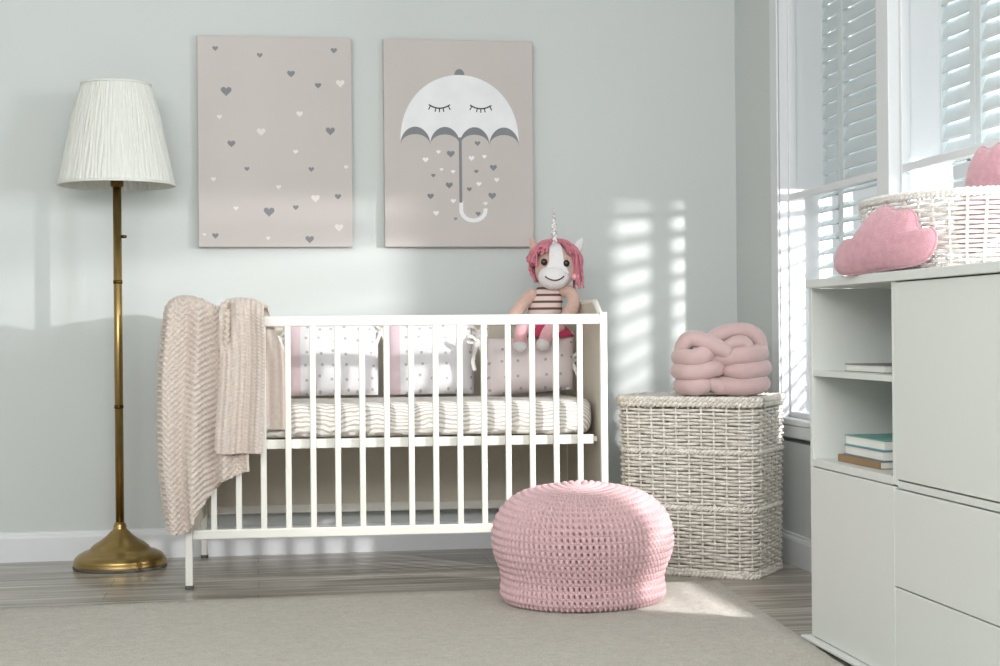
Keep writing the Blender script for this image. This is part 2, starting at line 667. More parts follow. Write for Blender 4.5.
# ------------------------------------------------------------------ floor lamp
L = (-0.467, 5.543, 0)
lamp = thing('floor_lamp', 'brass floor lamp with white pleated shade standing beside the crib', 'lamp', L)
b = MB().lathe([(0, 0), (0.150, 0), (0.156, 0.004), (0.157, 0.016), (0.154, 0.022), (0.155, 0.026), (0.152, 0.034), (0.140, 0.046),
                (0.122, 0.056), (0.106, 0.061), (0.100, 0.066), (0.096, 0.072), (0.082, 0.083), (0.062, 0.095), (0.044, 0.109),
                (0.032, 0.122), (0.024, 0.128), (0.021, 0.133), (0.022, 0.140), (0.018, 0.150), (0.0145, 0.154), (0, 0.154)], 64)
b.build('lamp_base', M['brass'], lamp)
MB().lathe([(0.150, 0.0), (0.1575, 0.0), (0.1580, 0.008), (0.1560, 0.009), (0.150, 0.009)], 64).build('base_rim', M['dark_cap'], lamp)
MB().lathe([(0, 0.150), (0.0145, 0.150), (0.0145, 1.33), (0, 1.33)], 24).build('pole', M['brass'], lamp)
for z in (0.548, 0.975):
    MB().lathe([(0.0145, z - 0.006), (0.0158, z - 0.005), (0.0158, z + 0.005), (0.0145, z + 0.006)], 24).build('joint_ring', M['brass_dark'], lamp)
MB().lathe([(0, 1.300), (0.020, 1.300), (0.022, 1.304), (0.022, 1.326), (0.019, 1.330), (0.019, 1.38), (0, 1.38)], 24).build('lamp_socket', M['brass_dark'], lamp)
sw = MB().tube([(0.012, 0, 1.13), (0.020, -0.006, 1.13), (0.030, -0.010, 1.13)], [0.006, 0.006, 0.005], 10)
sw.build('switch_knob', M['brass_dark'], lamp)
MB().ball((0, 0, 1.44), (0.03, 0.03, 0.045)).build('bulb', M['bulb'], lamp)
wi = MB()
for k in range(3):
    a = 2 * pi * k / 3 + 0.4
    wi.tube([(0.018 * cos(a), 0.018 * sin(a), 1.36), (0.09 * cos(a), 0.09 * sin(a), 1.50), (0.115 * cos(a), 0.115 * sin(a), 1.652)], 0.0022, 6)
wi.build('shade_carrier', M['brass_dark'], lamp)
NP = 84
sg = NP * 6
zs = np.linspace(0, 1, 26)
Pz = np.zeros((len(zs) * 2, sg, 3))
jit = nrs.rand(NP) * 0.8 + 0.6
for side in (0, 1):
    for i, q in enumerate(zs if side == 0 else zs[::-1]):
        r0 = np.interp(q, [0, 0.33, 0.66, 0.93, 1], [0.195, 0.171, 0.147, 0.123, 0.115])
        for j in range(sg):
            a = 2 * pi * j / sg
            env = min(1, q / 0.04) * min(1, (1 - q) / 0.06)
            ph = j / 6.0 + 0.25 * sin(q * 7 + (j // 6) * 1.7)
            pl = 0.0026 * env * jit[(j // 6) % NP] * cos(2 * pi * ph)
            r = r0 + pl - (0.003 if side else 0)
            Pz[side * len(zs) + i, j] = (r * cos(a), r * sin(a), 1.305 + q * 0.346)
sh = MB().grid(Pz, cv=True, cu=True, flip=True)
sh.build('lamp_shade', M['shade'], lamp)
for r, z in ((0.1955, 1.307), (0.116, 1.650)):
    MB().tube([(r * cos(a), r * sin(a), z) for a in np.linspace(0, 2 * pi, 72, endpoint=False)], 0.004, 8, closed=True).build('shade_trim', M['shade'], lamp)

# ------------------------------------------------------------------ wall pictures


def poly_ext(m, pts, y0, y1, mat):
    """thin printed shape on the canvas front (local x, z)"""
    n = len(pts)
    V = [(x, y0, z) for x, z in pts] + [(x, y1, z) for x, z in pts]
    c = (sum(p[0] for p in pts) / n, sum(p[1] for p in pts) / n)
    m.add(V, [tuple(range(n))] + [(i, (i + 1) % n, n + (i + 1) % n, n + i) for i in range(n)], mat, False)


def heart(cx, cz, s):
    pts = []
    for k in range(28):
        a = 2 * pi * k / 28
        pts.append((cx + s * 16 * sin(a) ** 3 / 16, cz + s * (13 * cos(a) - 5 * cos(2 * a) - 2 * cos(3 * a) - cos(4 * a)) / 16))
    return pts


def stroke(pts, wd):
    pts = [Vector((p[0], p[1])) for p in pts]
    l, r = [], []
    for i, p in enumerate(pts):
        t = (pts[min(i + 1, len(pts) - 1)] - pts[max(i - 1, 0)]).normalized()
        nn = Vector((-t.y, t.x))
        l.append((p + nn * wd / 2)[:])
        r.append((p - nn * wd / 2)[:])
    return l + r[::-1]


CW, CH, CD = 0.548, 0.754, 0.035
PXS = 1.0 / 2.774 * (CW / 154.0)        # metres per unit of the sketch below


def canvas(name, label, x0):
    m = MB().box((0, 0, 0), (CW, CD, CH), 0.003)
    return m, (x0, YW - CD, 1.104)


m, loc = canvas('p', '', -0.200)
# unit sketch: x right from 52, y down from 44
for (x, y, s) in [(102, 80, 8), (224, 97, 8), (430, 80, 9), (310, 147, 11), (385, 179, 9), (131, 198, 15), (418, 306, 13), (144, 344, 11),
                  (186, 414, 7), (364, 414, 8), (438, 490, 9), (320, 521, 8), (246, 533, 15), (98, 600, 9), (358, 610, 12)]:
    poly_ext(m, heart((x - 52) * PXS, CH - (y - 44) * PXS, s * PXS), -0.0006, 0.0005, 1)
for (x, y, s) in [(447, 172, 12), (112, 270, 7), (333, 259, 9), (226, 310, 12), (321, 365, 7), (94, 443, 7), (461, 407, 6), (273, 464, 7),
                  (375, 495, 12), (155, 524, 7), (440, 577, 12), (243, 607, 6), (68, 597, 5)]:
    poly_ext(m, heart((x - 52) * PXS, CH - (y - 44) * PXS, s * PXS), -0.0006, 0.0005, 2)
o = fix_normals(m.build('wall_picture', [M['canvas'], M['ink_grey'], M['ink_pale']], None, loc))
props(o, 'blush canvas on the wall scattered with small grey and white hearts', 'picture', 'canvas pictures above the crib')

m, loc = canvas('p', '', 0.463)
PX2 = CW / 416.0


def q2(x, y):
    return ((x - 38) * PX2, CH - (y - 52) * (CH / 580.0))


# umbrella dome with a scalloped lower edge
dome = []
for k in range(41):
    a = pi - pi * k / 40
    dome.append(q2(248 + 165 * cos(a), 338 - 188 * sin(a) ** 0.92))
edge = []
for s in range(4):
    xc = 413 - 41.25 - s * 82.5
    for k in range(1, 17):
        a = pi * k / 16
        edge.append(q2(xc + 41.25 * cos(a), 342 - 44 * sin(a)))
poly_ext(m, dome + edge[:-1], -0.0006, 0.0005, 2)
for s in range(4):
    xc = 83 + 41.25 + s * 82.5
    up = [q2(xc + 41.25 * cos(pi * k / 16), 348 - 52 * sin(pi * k / 16)) for k in range(17)]
    dn = [q2(xc + 41.25 * cos(pi * k / 16), 348 - 31 * sin(pi * k / 16)) for k in range(1, 16)]
    poly_ext(m, up + dn[::-1], -0.0009, 0.0005, 1)
poly_ext(m, [q2(248 + 14 * cos(pi * k / 12), 150 - 17 * sin(pi * k / 12)) for k in range(13)], -0.0007, 0.0005, 1)
poly_ext(m, stroke([q2(249, 325), q2(249, 420), q2(249, 508)], 8 * PX2), -0.0007, 0.0005, 1)
hook = [q2(250, 505)] + [q2(284 - 34 * cos(pi * k / 14), 528 + 30 * sin(pi * k / 14)) for k in range(15)] + [q2(318, 524)]
poly_ext(m, stroke(hook, 11 * PX2), -0.0006, 0.0005, 2)
for (a, c, e) in (((162, 234), (192, 248), (221, 234)), ((277, 234), (307, 248), (337, 234))):
    pts = []
    for k in range(13):
        u = k / 12
        pts.append(((1 - u) ** 2 * a[0] + 2 * u * (1 - u) * c[0] + u * u * e[0], (1 - u) ** 2 * a[1] + 2 * u * (1 - u) * (c[1] + 6) + u * u * e[1]))
    poly_ext(m, stroke([q2(*p) for p in pts], 3.6 * PX2), -0.0009, 0.0005, 3)
    for k in (1, 4, 6, 8, 11):
        p = pts[k]
        dx = (k - 6) * 1.1
        poly_ext(m, stroke([q2(*p), q2(p[0] + dx, p[1] + 11)], 3 * PX2), -0.0010, 0.0005, 3)
for (x, y, s) in [(297, 341, 8), (222, 371, 11), (341, 409, 10), (173, 432, 6), (293, 420, 6), (217, 459, 10), (273, 470, 7), (165, 490, 9),
                  (337, 488, 11), (297, 539, 7), (234, 553, 5)]:
    c = q2(x, y)
    poly_ext(m, heart(c[0], c[1], s * PX2), -0.0006, 0.0005, 1)
for (x, y, s) in [(152, 388, 8), (188, 366, 6), (280, 383, 8), (316, 378, 6), (228, 421, 6), (300, 455, 7), (350, 443, 7), (180, 537, 8),
                  (228, 503, 7), (196, 415, 5), (318, 510, 6)]:
    c = q2(x, y)
    poly_ext(m, heart(c[0], c[1], s * PX2), -0.0006, 0.0005, 2)
o = fix_normals(m.build('wall_picture', [M['canvas'], M['ink_grey'], M['ink_white'], M['ink_dark']], None, loc))
props(o, 'blush canvas on the wall printed with a sleeping white umbrella and hearts', 'picture', 'canvas pictures above the crib')

# ------------------------------------------------------------------ crib
FL = Vector((-0.213, 5.014, 0))
CA = -0.0355
CX, CN = Vector((cos(CA), sin(CA), 0)), Vector((-sin(CA), cos(CA), 0))
LX, DY = 1.315, 0.692


def cw(x, y, z):
    return FL + CX * x + CN * y + Vector((0, 0, z))


crib = thing('crib', 'white slatted wooden baby crib standing against the back wall', 'crib', FL, CA)
for (x, y) in ((0, 0), (LX, 0), (0, DY), (LX, DY)):
    p = MB().box((x - 0.0115, y - 0.0115, 0.006), (x + 0.0115, y + 0.0115, 0.853), 0.003)
    leg = p.build('leg', M['crib'], crib)
    MB().box((x - 0.0125, y - 0.0125, 0), (x + 0.0125, y + 0.0125, 0.012), 0.002).build('foot_cap', M['dark_cap'], leg)
for y, nm in ((0, 'top_rail'), (DY, 'top_rail')):
    MB().box((0.0115, y - 0.010, 0.815), (LX - 0.0115, y + 0.010, 0.848), 0.005, seg=3).build(nm, M['crib'], crib)
    MB().box((0.0115, y - 0.010, 0.153), (LX - 0.0115, y + 0.010, 0.184), 0.005, seg=3).build('bottom_rail', M['crib'], crib)
for k in range(16):
    x = LX / 17 * (k + 1)
    MB().box((x - 0.0095, -0.0065, 0.180), (x + 0.0095, 0.0065, 0.819), 0.003).build('slat', M['crib'], crib)
MB().box((0.0115, DY - 0.006, 0.18), (LX - 0.0115, DY + 0.006, 0.82), 0.001).build('back_panel', M['panel'], crib)
for x in (0.0, LX):
    prof = [(0.0115, 0.155)] + [(DY - 0.0115, 0.155)]
    top = []
    for k in range(25):
        u = k / 24
        top.append((DY - 0.0115 - u * (DY - 0.023), 0.835 + 0.055 * smooth01(min(u, 1 - u) / 0.22)))
    pts = prof + top
    n = len(pts)
    V = [(x - 0.008, y, z) for y, z in pts] + [(x + 0.008, y, z) for y, z in pts]
    m = MB().add(V, [tuple(range(n)), tuple(range(n, 2 * n))] + [(i, (i + 1) % n, n + (i + 1) % n, n + i) for i in range(n)], 0, False)
    fix_normals(m.build('end_panel', M['panel'], crib))
    cap = MB().tube([(x, y, z) for y, z in top], 0.010, 8)
    cap.build('end_panel_cap', M['crib'], crib)
base = MB()
base.box((0.012, 0.014, 0.430), (LX - 0.030, 0.034, 0.460), 0.003)
base.box((0.012, DY - 0.034, 0.430), (LX - 0.030, DY - 0.014, 0.460), 0.003)
for k in range(12):
    x = 0.04 + k * 0.109
    base.box((x, 0.034, 0.436), (x + 0.06, DY - 0.034, 0.452), 0.002)
base.build('mattress_base', M['crib'], crib)

mat_o = MB()
# mattress: rounded slab as a super-ellipse loop swept across its thickness
hx, hy, hz, rr = 0.640, 0.288, 0.055, 0.05
rows = []
for k in range(17):
    a = -pi / 2 + pi * k / 16
    rows.append((hz * np.sign(sin(a)) * abs(sin(a)) ** 0.6, -0.045 * (1 - abs(cos(a)) ** 0.5)))
Pm = []
for z, ins in [(-hz, -0.25)] + rows + [(hz, -0.25)]:
    loop = []
    ax, ay, r = hx + ins, hy + (ins if ins > -0.2 else -0.2), 0.045
    for q in range(80):
        a = 2 * pi * q / 80 + 0.001
        c, s = cos(a), sin(a)
        e = 0.16
        loop.append((np.sign(c) * abs(c) ** e * ax, np.sign(s) * abs(s) ** e * ay, z + 0.002 * sin(9 * a + z * 60)))
    Pm.append(loop)
mm = MB().grid(np.array(Pm), cv=True)
n0 = len(Pm)
mm.f.append(tuple(range(80)))
mm.f.append(tuple((n0 - 1) * 80 + q for q in reversed(range(80))))
mm.mi += [0, 0]
mm.sm += [True, True]
mt = fix_normals(mm.build('mattress', M['sheet'], None, cw(0.6555, 0.335, 0.460 + hz), CA))
props(mt, 'white crib mattress in a grey striped fitted sheet on the slatted base', 'mattress')


def pillow(hw, hh, th, res=34, slump=0.0, skew=0.0, pink=(0, 0), seed=1):
    """upright cushion: local x width, z height (base at 0), y thickness"""
    r = np.random.RandomState(seed)
    ph = r.rand(6) * 6
    m = MB()
    for side in (-1, 1):
        P = np.zeros((res, res, 3))
        for i in range(res):
            for j in range(res):
                u, v = -1 + 2 * i / (res - 1), -1 + 2 * j / (res - 1)
                e = max(0, (1 - abs(u) ** 2.6)) * max(0, (1 - abs(v) ** 2.6))
                d = th * e ** 0.42
                d += 0.004 * e * (sin(5 * u + ph[0] + 2 * v) + sin(7 * v + ph[1]) * 0.7)
                x = hw * u * (1 - 0.06 * (1 - abs(v) ** 2) * 0 - 0.05 * (1 - v * v) * -0.3)
                z = hh * (1 + v) * (1 - 0.04 * (1 - u * u))
                x += skew * (v + 1) * 0.5
                P[i, j] = (x, side * d, z)
        m.grid(P, flip=(side > 0))
        if pink != (0, 0):
            nf = (res - 1) ** 2
            for q in range(nf):
                i = q // (res - 1)
                u = -1 + 2 * i / (res - 1)
                if u < -1 + pink[0] or u > 1 - pink[1]:
                    m.mi[-nf + q] = 1
    return m


def ribbon_strip(m, pts, wd, axis):
    pts = spline(pts, 6)
    ax = Vector(axis).normalized()
    P = []
    for p in pts:
        P.append([list(p - ax * wd / 2), list(p + ax * wd / 2)])
    P = np.array(P)
    off = np.array([0, 0.0012, 0])
    m.grid(P)
    m.grid(P + off, flip=True)


def bow(x, z, y, parent, flip=1):
    """a tied ribbon: knot, two loops, two tails"""
    m = MB()
    m.ball((x, y, z), (0.009, 0.008, 0.008), nu=10, nv=8)
    for s in (-1, 1):
        ribbon_strip(m, [(x, y, z), (x + s * 0.018, y - 0.012, z + 0.016), (x + s * 0.036, y - 0.004, z + 0.018), (x + s * 0.034, y + 0.008, z + 0.004),
                         (x + s * 0.012, y + 0.004, z - 0.002), (x, y, z)], 0.013, (0, 0.3, 1))
        ribbon_strip(m, [(x, y - 0.004, z), (x + s * 0.010, y - 0.010, z - 0.03), (x + s * 0.022 * flip, y - 0.004, z - 0.065), (x + s * 0.018 * flip, y, z - 0.10)], 0.013, (1, 0, 0.2))
    return m.build('ribbon_bow', M['ribbon'], parent)


G_CUSH = 'spotted cushions in the crib'
lean = radians(-12)


def crib_cushion(x, y, z, hw, hh, th, mats, label, lean_, roll, bows, pink, seed, skew=0.0):
    c = thing('crib_cushion', label, 'cushion', cw(x, y, z), CA, G_CUSH)
    c.rotation_euler = (lean_, roll, CA)
    pillow(hw, hh, th, pink=pink, seed=seed, skew=skew).build('cushion_cover', mats, c)
    for (bx, bz) in bows:
        bow(bx, bz, -0.02, c)
    return c


crib_cushion(0.450, 0.50, 0.578, 0.162, 0.135, 0.068, [M['dots'], M['pink_cotton']],
             'white spotted crib cushion with pink edge, nearest the beige blanket', lean, 0.0, [(-0.178, 0.20), (0.176, 0.225)], (0.34, 0.06), 3)
crib_cushion(0.795, 0.50, 0.578, 0.152, 0.135, 0.068, [M['dots'], M['pink_cotton']],
             'white spotted crib cushion with pink edge, middle one of the row', lean, 0.0, [(0.172, 0.215)], (0.28, 0.10), 5)
crib_cushion(1.128, 0.39, 0.582, 0.152, 0.100, 0.080, [M['dots_blush'], M['pink_cotton']],
             'low slumped blush spotted crib cushion under the toy unicorn', radians(-8), radians(-4), [(0.150, 0.10), (-0.165, 0.19)], (0, 0.10), 8, 0.02)

# ------------------------------------------------------------------ toy unicorn
T0 = cw(1.195, 0.43, 0.772)
toy = thing('toy_unicorn', 'plush unicorn toy with pink yarn mane and striped top sitting in the crib', 'toy', T0, CA)
# torso
MB().ball((-0.006, 0.0, 0.088), (0.060, 0.048, 0.100), nu=32, nv=24,
          shape=lambda d, v: Vector((v.x * (0.55 + 0.45 / max(0.35, sqrt(1 - 0.8 * d.z ** 2))) + 0.016 * d.z, v.y, v.z))).build('torso', M['knit'], toy)
MB().lathe([(0.056, 0.055), (0.068, 0.045), (0.092, 0.02), (0.104, 0.004), (0.100, 0.002), (0.06, 0.02)], 40, center=(-0.008, 0, 0)).build('skirt', M['skirt'], toy)
sk = MB()
for s in (-1, 1):
    P_ = [(-0.055, -0.03, 0.030), (-0.085, -0.080, 0.040), (-0.106, -0.128, 0.018), (-0.112, -0.146, -0.028)] if s < 0 else \
        [(0.035, -0.03, 0.030), (0.020, -0.085, 0.040), (-0.010, -0.130, 0.022), (-0.034, -0.148, -0.022)]
    MB().tube(spline(P_, 8), list(np.linspace(0.027, 0.022, 25)), 12).build('leg', M['toy_pink'], toy)
    MB().ball(P_[-1], (0.024, 0.026, 0.022), nu=14, nv=10).build('hoof', M['toy_white'], toy)
arm_l = [(-0.045, -0.005, 0.155), (-0.075, -0.015, 0.128), (-0.100, -0.03, 0.098), (-0.118, -0.04, 0.070)]
arm_r = [(0.052, -0.005, 0.165), (0.083, -0.03, 0.150), (0.086, -0.055, 0.112), (0.066, -0.070, 0.078)]
for a in (arm_l, arm_r):
    p = spline(a, 8)
    m = MB().tube(p, list(np.linspace(0.021, 0.024, len(p))), 12)
    m.ball(a[-1], (0.0245, 0.0245, 0.0245), nu=14, nv=10)
    m.build('arm', M['toy_tan'], toy)
# head
hc = Vector((0.030, -0.010, 0.245))


def head_shape(d, v):
    w_ = 1.0 + 0.10 * max(0, -d.z) - 0.10 * max(0, d.z)
    return Vector((v.x * w_, v.y, v.z))


head = MB().ball(hc, (0.069, 0.064, 0.080), nu=32, nv=22, shape=head_shape).build('head', M['toy_tan'], toy)
muz = MB()
muz.ball(hc + Vector((-0.010, -0.032, -0.036)), (0.053, 0.052, 0.045), nu=28, nv=18)
# blaze up the forehead
P = np.zeros((14, 9, 3))
for i in range(14):
    th = radians(-20 + 100 * i / 13)
    for j in range(9):
        wv = (j / 8 - 0.5) * 2
        wd = interp(i / 13, [0, 0.3, 1.0], [0.045, 0.026, 0.018])
        x = wv * wd - 0.004
        k = sqrt(max(0.05, 1 - (x / 0.080) ** 2))
        P[i, j] = (hc.x + x, hc.y - 0.0685 * cos(th) * k - 0.0005, hc.z + 0.0845 * sin(th) * k)
muz.grid(P)
fix_normals(muz.build('muzzle', M['toy_white'], head))
for x, z in ((-0.046, 0.014), (0.030, 0.009)):
    k = sqrt(max(0.05, 1 - (x / 0.08) ** 2 - (z / 0.085) ** 2))
    MB().ball((hc.x + x, hc.y - 0.066 * k - 0.004, hc.z + z), (0.0115, 0.007, 0.0120), nu=16, nv=10).build('eye', M['black'], head)
mo = []
for k in range(13):
    u = k / 12 * 2 - 1
    x, z = -0.013 + 0.032 * u, -0.050 + 0.014 * u * u
    dx, dz = (x + 0.010) / 0.053, (z + 0.036) / 0.045
    mo.append((hc.x + x, hc.y - 0.032 - 0.053 * sqrt(max(0.02, 1 - dx * dx - dz * dz)), hc.z + z))
MB().tube(mo, 0.0026, 6).build('mouth', M['thread'], head)
MB().ball((hc.x + 0.066, hc.y - 0.032, hc.z - 0.036), (0.014, 0.010, 0.012), nu=12, nv=8).build('cheek', M['toy_pink'], head)
# horn: a twisted cone
P = np.zeros((34, 20, 3))
for i in range(34):
    u = i / 33
    for j in range(20):
        a = 2 * pi * j / 20
        r = 0.0135 * (1 - u) + 0.0015 + 0.0022 * (1 - 0.6 * u) * sin(2 * a + u * 26)
        P[i, j] = (hc.x - 0.004 + r * cos(a), hc.y - 0.012 + r * sin(a) + 0.004 * u, hc.z + 0.070 + u * 0.132)
fix_normals(MB().grid(P, cv=True).build('horn', M['horn'], head))
for s in (-1, 1):
    e = MB()
    rot = Matrix.Rotation(radians(24 * s), 3, 'Y')
    e.ball(hc + Vector((s * 0.080 + 0.006, 0.004, 0.074)), (0.016, 0.009, 0.030), rot, 14, 12,
           shape=lambda d, v: Vector((v.x * (1 - 0.55 * max(0, d.z)), v.y, v.z)))
    e.build('ear', M['toy_tan'] if s < 0 else M['toy_white'], head)
mane = MB()
rm = random.Random(4)


def onhead(th, ph, r=1.0):
    d = Vector((sin(th) * sin(ph), -sin(th) * cos(ph), cos(th)))
    return hc + Vector((d.x * 0.078 * r, d.y * 0.070 * r, d.z * 0.086 * r))


for k in range(104):
    s = -1 if k % 2 else 1
    ph0 = s * radians(rm.uniform(8, 70))
    az = s * radians(rm.uniform(30, 120))
    drop = rm.uniform(0.000, 0.050) if s < 0 or abs(az) < radians(55) else rm.uniform(0.02, 0.125)
    front = abs(az) < radians(58)
    th1 = radians(rm.uniform(40, 52) if front else rm.uniform(50, 66))
    drop = drop * (0.35 if front else 1.0)
    rr1 = rm.uniform(1.04, 1.24)
    pts = [onhead(radians(6), ph0, 1.02), onhead(th1 * 0.5, ph0 + (az - ph0) * 0.55, 0.5 + 0.5 * rr1 + 0.04), onhead(th1, az, rr1)]
    e = pts[-1]
    out = Vector((sin(az), -cos(az) * 0.6, 0)) * rm.uniform(0.0, 0.012)
    pts.append(e + out + Vector((rm.uniform(-0.003, 0.003), rm.uniform(-0.003, 0.003), -0.4 * drop - 0.006)))
    pts.append(e + out * 1.3 + Vector((rm.uniform(-0.007, 0.007), rm.uniform(-0.004, 0.004), -drop - 0.010)))
    mane.tube(spline(pts, 5), rm.uniform(0.0034, 0.0050), 6)
for k in range(26):
    ph = radians(180 + rm.uniform(-80, 80))
    pts = [onhead(radians(8) + radians(rm.uniform(90, 120)) * q / 6, ph, 1.06 + 0.08 * sin(pi * q / 6)) for q in range(7)]
    mane.tube(spline(pts, 3), 0.006, 6)
mane.build('mane', M['yarn_pink'], head)

# ------------------------------------------------------------------ knitted blanket over the crib corner
BL = MB()


def bobble(u, v, per=0.0185, h=0.0080):
    a = (0.5 + 0.5 * np.cos(2 * pi * u / per)) * (0.5 + 0.5 * np.cos(2 * pi * v / per))
    b = (0.5 - 0.5 * np.cos(2 * pi * u / per)) * (0.5 - 0.5 * np.cos(2 * pi * v / per))
    return h * np.maximum(a, b) ** 1.7


def rib(u, v, per=0.0155, h=0.0055):
    return h * (0.5 + 0.5 * np.cos(2 * pi * u / per)) * (0.72 + 0.28 * np.cos(2 * pi * v / 0.011))


def displaced(P, U, V, fn):
    du = np.gradient(P, axis=0)
    dv = np.gradient(P, axis=1)
    n = np.cross(du, dv)
    n /= np.linalg.norm(n, axis=2, keepdims=True) + 1e-9
    return P, n, fn(U, V)


def drape(us, hem_out, hem_in, path, ztop, fn, step=0.0042, sgn=1.0, flare=None, thick=0.007):
    """sheet that hangs outside to hem_out(u), goes over at ztop(u) and hangs inside to hem_in(u)"""
    nv = 400
    P = np.zeros((len(us), nv, 3))
    U = np.zeros((len(us), nv))
    V = np.zeros((len(us), nv))
    for i, u in enumerate(us):
        (xo, yo), (xi, yi) = path(u)
        zt = ztop(u)
        ro = max(0.012, 0.5 * sqrt((xo - xi) ** 2 + (yo - yi) ** 2))
        lo, li = zt - ro - hem_out(u), zt - ro - hem_in(u)
        arc = pi * ro
        tot = lo + arc + li
        for j in range(nv):
            s = tot * j / (nv - 1)
            if s < lo:
                z, k = hem_out(u) + s, 0.0
            elif s < lo + arc:
                a = (s - lo) / ro
                z, k = zt - ro + ro * sin(a), (1 - cos(a)) / 2
            else:
                z, k = zt - ro - (s - lo - arc), 1.0
            x, y = xo + (xi - xo) * k, yo + (yi - yo) * k
            if flare is not None:
                fx, fy = flare(u, z, k)
                x, y = x + fx, y + fy
            P[i, j] = (x, y, z)
            U[i, j], V[i, j] = u, s - lo
    P, n, h = displaced(P, U, V, fn)
    out = P + n * (h[..., None]) * sgn
    inn = P - n * thick * sgn
    BL.grid(out)
    BL.grid(inn, flip=True)
    for (A, B) in ((out[0], inn[0]), (out[-1], inn[-1]), (out[:, 0], inn[:, 0]), (out[:, -1], inn[:, -1])):
        BL.grid(np.stack([A, B]))


# piece hanging outside the corner: runs along the end panel, round the corner post, along the front
def path_a(u):
    # u < 0: along the end panel towards the wall; u > 0: along the front
    r = 0.05
    if u < 0:
        o_ = (-0.062, -u - 0.02)
        i_ = (0.030, max(0.03, -u - 0.02))
    else:
        t = min(1.0, u / 0.09)
        a = t * pi / 2
        ox = -0.062 + 0.06 * (1 - cos(a)) + max(0, u - 0.09)
        oy = -0.02 - 0.045 * sin(a) + 0.032 * float(smooth01((u - 0.085) / 0.04))
        o_ = (ox, oy)
        i_ = (max(0.03, ox), 0.028)
    return o_, i_


def hem_a(u):
    return float(interp(u, [-0.30, -0.12, 0.0, 0.05, 0.085, 0.10, 0.145, 0.19, 0.27], [0.34, 0.27, 0.20, 0.178, 0.182, 0.21, 0.28, 0.335, 0.365]))


def top_a(u):
    return float(interp(u, [-0.30, -0.1, 0.0, 0.05, 0.10, 0.14, 0.18, 0.22, 0.27], [0.912, 0.912, 0.906, 0.905, 0.908, 0.900, 0.876, 0.878, 0.880]))


def flare_a(u, z, k):
    d = (0.90 - z)
    if k > 0.5:
        return (0.0, 0.0)
    w_ = (1 - 2 * k)
    left = -0.018 * smooth01(d / 0.28) * (1 if u < 0.06 else max(0, 1 - (u - 0.06) / 0.06))
    left += 0.022 * smooth01((d - 0.45) / 0.3) * (1 if u < 0.1 else 0.3)
    fold = 0.022 * min(1, d / 0.12 + 0.15) * sin(2 * pi * u / 0.085 + 1.2 + d * 1.4) + 0.007 * sin(2 * pi * u / 0.047 + d * 5)
    if u < 0.03:
        return (left * w_ + fold * 0.7 * w_, 0.0)
    return (left * w_, (fold - 0.014 * d) * w_)


drape(np.arange(-0.30, 0.275, 0.0028), hem_a, lambda u: 0.60, path_a, top_a, bobble, flare=flare_a)


# folded length in front: ribbed, hanging over the top rail and down inside the bars
def path_b(u):
    return (u, -0.070 - 0.010 * sin(2 * pi * (u - 0.09) / 0.11)), (u + 0.005, 0.030)


def flare_b(u, z, k):
    d = 0.90 - z
    q = (u - 0.10) / 0.135
    if k > 0.5:
        return (0.062 * q * smooth01(d / 0.25) + 0.010, 0.003 * sin(u * 140))
    w_ = 1 - 2 * k
    fold = 0.010 * sin(2 * pi * q * 1.6 + 0.5 + d * 2.2)
    crease = 0.045 * exp(-((q - 0.25 + d * 0.9) / 0.10) ** 2) * smooth01(d / 0.02) * smooth01((0.17 - d) / 0.06)
    return (0.006 * sin(d * 9) * w_ - 0.010 * (1 - q) * smooth01((d - 0.1) / 0.4) * w_, (fold + crease - 0.02 * (1 - q) * 0) * w_)


drape(np.arange(0.100, 0.238, 0.0022), lambda u: 0.424 + 0.018 * float(smooth01((0.118 - u) / 0.02)) * 0.5 - 0.0 * u,
      lambda u: 0.492, path_b, lambda u: float(interp(u, [0.09, 0.12, 0.16, 0.20, 0.238], [0.872, 0.898, 0.904, 0.898, 0.878])), rib, flare=flare_b)
bl = BL.build('knitted_blanket', M['blanket'], None, FL, CA)
props(bl, 'beige chunky knitted blanket draped over the lamp-side corner of the crib', 'blanket')

# ------------------------------------------------------------------ crocheted pouf
PC = Vector((0.930, 4.505, 0.0115))
prof = [(0.0, 0.004), (0.12, 0.002), (0.195, 0.002), (0.232, 0.008), (0.241, 0.022), (0.239, 0.045), (0.234, 0.072), (0.241, 0.100), (0.255, 0.135),
        (0.263, 0.170), (0.263, 0.200), (0.256, 0.232), (0.240, 0.262), (0.214, 0.288), (0.176, 0.309), (0.126, 0.325), (0.075, 0.334), (0.03, 0.341), (0.0, 0.342)]
pp = np.array(prof)
seg_l = np.r_[0, np.cumsum(np.hypot(np.diff(pp[:, 0]), np.diff(pp[:, 1])))]
ROWH = 0.0205
NR = int((seg_l[-1] - 0.2) / ROWH)
NST, SU, SV = 92, 9, 8
ss = np.r_[np.linspace(0, 0.2, 5)[:-1], 0.2 + np.arange(NR * SV + 1) / (NR * SV) * (seg_l[-1] - 0.2)]
Rr, Zz = np.interp(ss, seg_l, pp[:, 0]) * 0.97, np.interp(ss, seg_l, pp[:, 1]) * 0.985
